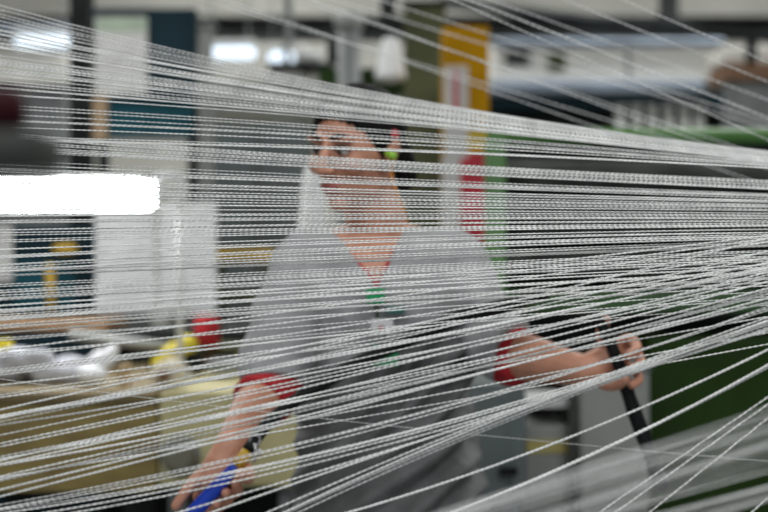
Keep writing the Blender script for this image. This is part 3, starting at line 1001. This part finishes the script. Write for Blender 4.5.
def build_yarn(pts, label, group, r, m, d0, d1, pitch=.0145):
    flat = .36
    if r > .00125:
        flat, pitch = .58, .012
    """one two-ply yarn: its path is a shallow sag through the points, d0 and d1 its distances at the two sides"""
    global NY
    NY += 1
    xs = [p[0] for p in pts]
    ys = [p[1] for p in pts]
    co = np.polyfit(xs, ys, min(2, len(pts) - 1))
    def at(x):
        lin = x
        # beyond the frame run on straight
        xe = min(max(x, -20), 790)
        y = np.polyval(co, xe) + np.polyval(np.polyder(co), xe) * (x - xe)
        iv = (1 / d0) * (1 - x / 768) + (1 / d1) * (x / 768)
        Y = 1 / iv
        return ((x - 384) / F * Y, Y, CAMZ - (y - 256) / F * Y)
    cx = np.linspace(-460, 1220, 52)
    ctl = np.array([at(x) for x in cx])
    seg = np.linalg.norm(np.diff(ctl, axis=0), axis=1)
    s = np.concatenate([[0], np.cumsum(seg)])
    n = int(s[-1] / (pitch / 7.0))
    st = np.linspace(0, s[-1], n)
    pc = np.stack([np.interp(st, s, ctl[:, k]) for k in range(3)], 1)
    d = np.gradient(pc, axis=0)
    d /= np.linalg.norm(d, axis=1)[:, None]
    u = np.cross(d, np.array([0, 0, 1.0]))
    u /= np.linalg.norm(u, axis=1)[:, None]
    v = np.cross(d, u)
    K = 6
    ph = 2 * math.pi * np.arange(K) / K
    tw_ = 2 * math.pi * st / pitch + rng.uniform(0, 6.28)
    rad = r * (flat + (1.06 - flat) * np.abs(np.cos(ph)) ** 1.4)
    ang = tw_[:, None] + ph[None, :]
    co3 = pc[:, None, :] + rad[None, :, None] * (np.cos(ang)[:, :, None] * u[:, None, :] + np.sin(ang)[:, :, None] * v[:, None, :])
    verts = co3.reshape(-1, 3)
    lo, hi = verts.min(0), verts.max(0)
    base = np.array([(lo[0] + hi[0]) / 2, (lo[1] + hi[1]) / 2, lo[2]])
    verts = (verts - base).astype(np.float32)
    i = np.arange(n - 1)[:, None] * K
    k = np.arange(K)[None, :]
    k2 = (k + 1) % K
    quads = np.stack([i + k, i + k2, i + K + k2, i + K + k], -1).reshape(-1)
    me = bpy.data.meshes.new('yarn')
    me.vertices.add(len(verts))
    me.vertices.foreach_set('co', verts.reshape(-1))
    me.loops.add(len(quads))
    me.loops.foreach_set('vertex_index', quads.astype(np.int32))
    nf = len(quads) // 4
    me.polygons.add(nf)
    me.polygons.foreach_set('loop_start', np.arange(0, nf * 4, 4, dtype=np.int32))
    me.polygons.foreach_set('loop_total', np.full(nf, 4, np.int32))
    me.polygons.foreach_set('use_smooth', np.ones(nf, bool))
    me.update(calc_edges=True)
    me.materials.append(M(m))
    o = bpy.data.objects.new('yarn', me)
    C.objects.link(o)
    o.location = base
    tag(o, label, 'yarn', group)
    return o


def sheet(n, top, bot, dl, dr_, label, group, jit=.18, clump=.3, r=(.00075, .00105), pink=0.0):
    """n yarns between two guide paths given as heights at x = 0, 384, 768"""
    us = [(i + rng.uniform(.1, .9)) / n for i in range(n)]
    for i in range(1, n):
        if rng.random() < clump:
            us[i] = us[i - 1] + rng.uniform(.1, .35) / n
    for u in us:
        w = [u + rng.gauss(0, .045) * jit, u + rng.gauss(0, .03) * jit, u + rng.gauss(0, .045) * jit]
        pts = [(x, a + (c - a) * q) for x, a, c, q in zip((0, 384, 768), top, bot, w)]
        # keep a gentle sag
        mid = (pts[0][1] + pts[2][1]) / 2
        d0 = rng.uniform(*dl)
        d1 = rng.uniform(*dr_)
        pk = rng.random() < pink
        yarn(pts, d0, d1, label.replace('white', 'pinkish') if pk else label, group + ', pinkish' if pk else group, rng.uniform(*r), 'yarn pink' if pk else 'yarn white')


# upper sheet falling from the left over the hair
sheet(28, (5, 93, 151), (100, 125, 163), (1.35, 1.75), (1.6, 1.85), 'white yarn of the upper sheet, sloping down past the hair of the woman', 'yarns of the upper sheet')
sheet(10, (34, 100, 151), (72, 115, 161), (1.5, 1.7), (1.6, 1.8), 'white yarn in the tight bundle that runs above the green rail', 'yarns of the tight upper bundle', jit=.2)
# face sheet
sheet(10, (102, 129, 162), (152, 157, 170), (1.45, 1.75), (1.6, 1.85), 'white yarn crossing the forehead and eyes of the woman', 'yarns over the eyes', pink=.05)
sheet(7, (132, 160, 180), (146, 168, 187), (1.4, 1.6), (1.55, 1.75), 'white yarn in the bright bundle over the nose of the woman', 'yarns of the bright nose bundle')
sheet(46, (146, 168, 187), (275, 254, 240), (1.4, 1.8), (1.55, 1.85), 'white yarn of the level sheet across the mouth, neck and shoulders', 'yarns of the level sheet', pink=.05)
sheet(30, (268, 254, 240), (335, 306, 284), (1.35, 1.75), (1.5, 1.8), 'white yarn crossing the gray smock at chest height', 'yarns over the chest')
# lower sheet
sheet(8, (322, 302, 280), (400, 345, 308), (1.3, 1.6), (1.4, 1.75), 'white yarn rising over the smock hem toward the lower green rail', 'yarns over the smock hem', jit=.3)

G1 = 'loose yarns over the workbench'
L1 = 'white yarn rising across the tan workbench front and the dark apron'
fan = [
    # measured paths, (x, y) points
    ([(0, 416), (110, 400), (300, 366), (478, 325)], 1.2), ([(0, 414), (150, 391), (310, 363), (478, 322)], 1.25),
    ([(0, 440), (168, 414), (310, 382), (478, 333)], 1.4), ([(0, 460), (168, 419), (310, 395), (478, 337)], 1.4),
    ([(0, 462), (100, 435), (310, 403), (478, 360)], 1.45), ([(0, 464), (168, 438), (318, 404), (478, 366)], 1.15),
    ([(0, 476), (168, 438), (318, 405), (478, 367), (628, 318)], 1.45), ([(0, 481), (168, 440), (318, 411), (478, 372), (628, 322)], 1.45),
    ([(0, 494), (168, 441), (318, 412), (478, 380)], 1.5), ([(0, 496), (168, 456), (318, 414), (478, 375)], 1.4),
    ([(0, 500), (168, 478), (318, 444), (460, 400), (628, 340)], 1.45), ([(0, 506), (168, 481), (318, 449), (478, 400), (628, 344)], 1.45),
    ([(0, 503), (168, 483), (375, 428), (460, 402), (628, 342)], 1.5), ([(0, 509), (168, 486), (318, 453), (478, 412), (628, 366)], 1.5),
    ([(20, 512), (168, 482), (318, 458), (478, 412), (628, 368)], 1.5), ([(66, 512), (168, 484), (318, 462), (478, 416), (628, 368)], 1.4),
    ([(95, 512), (168, 489), (318, 468), (478, 418), (628, 370)], 1.4),
    ([(175, 512), (318, 472), (400, 450), (478, 424), (628, 368)], 1.45), ([(210, 512), (318, 477), (478, 423), (628, 371)], 1.4),
    ([(264, 512), (318, 492), (390, 462), (478, 423), (628, 366), (768, 318)], 1.4), ([(285, 512), (318, 497), (390, 465), (478, 426), (628, 370), (768, 321)], 1.4),
    ([(290, 512), (400, 462), (478, 430), (628, 374), (768, 324)], 1.4), ([(300, 512), (400, 466), (478, 433), (628, 376), (768, 328)], 1.45),
    ([(0, 408), (55, 400), (310, 344), (478, 312)], 1.6), ([(40, 414), (168, 406), (310, 375), (478, 335)], 1.6), ([(60, 448), (168, 432), (310, 398), (478, 350)], 1.6),
    ([(0, 350), (150, 331), (310, 309), (478, 284)], 1.45), ([(0, 358), (150, 338), (310, 321), (478, 296)], 1.5), ([(0, 372), (150, 352), (310, 332), (478, 306)], 1.5),
    ([(0, 386), (150, 366), (310, 344), (478, 320)], 1.4), ([(0, 396), (150, 378), (310, 352), (478, 318)], 1.5), ([(0, 312), (150, 302), (310, 288), (478, 268)], 1.4),
    ([(0, 318), (150, 312), (310, 296), (478, 272)], 1.4),
]
for pts, d in fan:
    y478 = [p[1] for p in pts if 440 <= p[0] <= 480]
    if pts[-1][0] < 768:
        pts = pts + [(768, 236 + (y478[0] - 268) * .6 + rng.uniform(-4, 4))]
    up = pts[0][1] < 400
    yarn(pts, d, d, 'white yarn rising over the cluttered bench and the gray smock sleeve' if up else L1, 'loose yarns over the bench clutter' if up else G1, (.00105 if 498 < pts[0][1] < 511 else .00145) * (1 if d > 1.3 else 1.3) * rng.uniform(.74, .94))
# right fan climbing from the apron to the far right edge
L2, G2 = 'white yarn of the thick right bundle rising past the outstretched hand', 'yarns of the right bundle'
for i in range(7):
    u = i / 6 + rng.uniform(-.02, .02)
    y4 = 318 + 60 * u + rng.gauss(0, 5)
    y6 = 285 + 92 * u + rng.gauss(0, 5)
    y7 = 236 + 88 * u + rng.gauss(0, 4)
    sl = rng.uniform(1.3, 1.7)
    yarn([(0, y4 + 95), (384, y4 + 8), (600, y6), (768, y7)], sl, sl + rng.uniform(.0, .2), L2, G2, rng.uniform(.0008, .0012))
# single yarns over the dark green panel
yarn([(350, 512), (478, 472), (640, 408), (768, 350)], 1.4, 1.45, 'single white yarn crossing the dark green panel, upper of two', 'yarns over the green panel', .0016)
yarn([(455, 512), (640, 432), (768, 367)], 1.4, 1.4, 'doubled white yarn crossing the dark green panel below the single one', 'yarns over the green panel', .0021)
yarn([(452, 512), (640, 432.5), (768, 365)], 1.42, 1.42, 'doubled white yarn crossing the dark green panel below the single one', 'yarns over the green panel', .0018)
yarn([(0, 478), (310, 425), (655, 367), (768, 343)], 1.6, 1.6, 'thin faint yarn close under the right bundle on the green panel', 'yarns over the green panel', .0012)
yarn([(140, 397), (310, 417), (450, 432)], 1.62, 1.62, 'hair-thin stray yarn over the middle of the apron', 'stray yarns', .0006)
# near blurred yarns, lower right
L3, G3 = 'soft blurred near yarn climbing over the lower right corner', 'near yarns at lower right'
for pts, d in [([(600, 512), (768, 397)], 1.25), ([(616, 512), (768, 404)], 1.25), ([(650, 512), (768, 418)], 1.2), ([(752, 512), (768, 498)], 1.3)]:
    yarn(pts, d, d, 'white yarn climbing steeply across the lower right corner', 'steep yarns at lower right', .00105)
for i in range(14):
    u = i / 13
    y0 = 500 + 80 * u + rng.gauss(0, 5)
    y1 = 408 + 90 * u + rng.gauss(0, 6)
    d = rng.uniform(.72, .9)
    yarn([(480, y0), (768, y1)], d, d, L3, G3, .0009, near=(.80, 1.0))
# near thin yarns, upper right
L4, G4 = 'thin soft yarn slanting down across the upper right background', 'slanting yarns at upper right'
for i, (xa_, ya_, xb_, yb_) in enumerate([(300, -10, 768, 128), (360, -6, 768, 122), (470, 0, 768, 118), (555, -4, 768, 82), (420, 40, 768, 158), (400, 60, 768, 186), (600, -10, 768, 62), (440, 70, 768, 168), (480, 12, 768, 140), (520, 10, 768, 100), (395, 30, 600, 105)]):
    d = rng.uniform(.95, 1.15)
    yarn([(xa_, ya_), (xb_, yb_)], d, d, L4, G4, .0006 if i != 2 else .0009, near=(1.08, 1.22))



def rise(sp):
    (xa_, ya_), (xb_, yb_) = sp[0][0], sp[0][-1]
    return (yb_ - ya_) / (xb_ - xa_)


main = sorted([sp for sp in SPECS if sp[5] is None], key=rise)
for i, (pts, label, group, r, m, near) in enumerate(main):
    q = i / (len(main) - 1)
    build_yarn(pts, label, group, r, m, 1 / (1 / 1.27 + (1 / 1.74 - 1 / 1.27) * q), 1 / (1 / 1.33 + (1 / 1.88 - 1 / 1.33) * q))
for g in (G3, G4):
    ns = sorted([sp for sp in SPECS if sp[5] is not None and sp[2] == g], key=rise)
    for i, (pts, label, group, r, m, near) in enumerate(ns):
        d = near[0] + (near[1] - near[0]) * i / (len(ns) - 1)
        build_yarn(pts, label, group, r, m, d, d)

# ------------------------------------------------------------------ world, camera
w = bpy.data.worlds.new('world')
sc.world = w
w.use_nodes = True
w.node_tree.nodes['Background'].inputs['Color'].default_value = (.86, .93, 1, 1)
w.node_tree.nodes['Background'].inputs['Strength'].default_value = .44
cam = bpy.data.cameras.new('camera')
cam.lens = 55
cam.sensor_width = 36
cam.clip_start = .05
cam.dof.use_dof = True
cam.dof.focus_distance = 1.5
cam.dof.aperture_fstop = 2.4
co = bpy.data.objects.new('camera', cam)
C.objects.link(co)
co.location = (0, 0, CAMZ)
co.rotation_euler = (R(90), 0, 0)
sc.camera = co
vs = sc.view_settings
vs.view_transform = 'Standard'
vs.look = 'None'
vs.gamma = 1
vs.use_curve_mapping = False
vs.exposure = 0.02
print('yarns', NY)
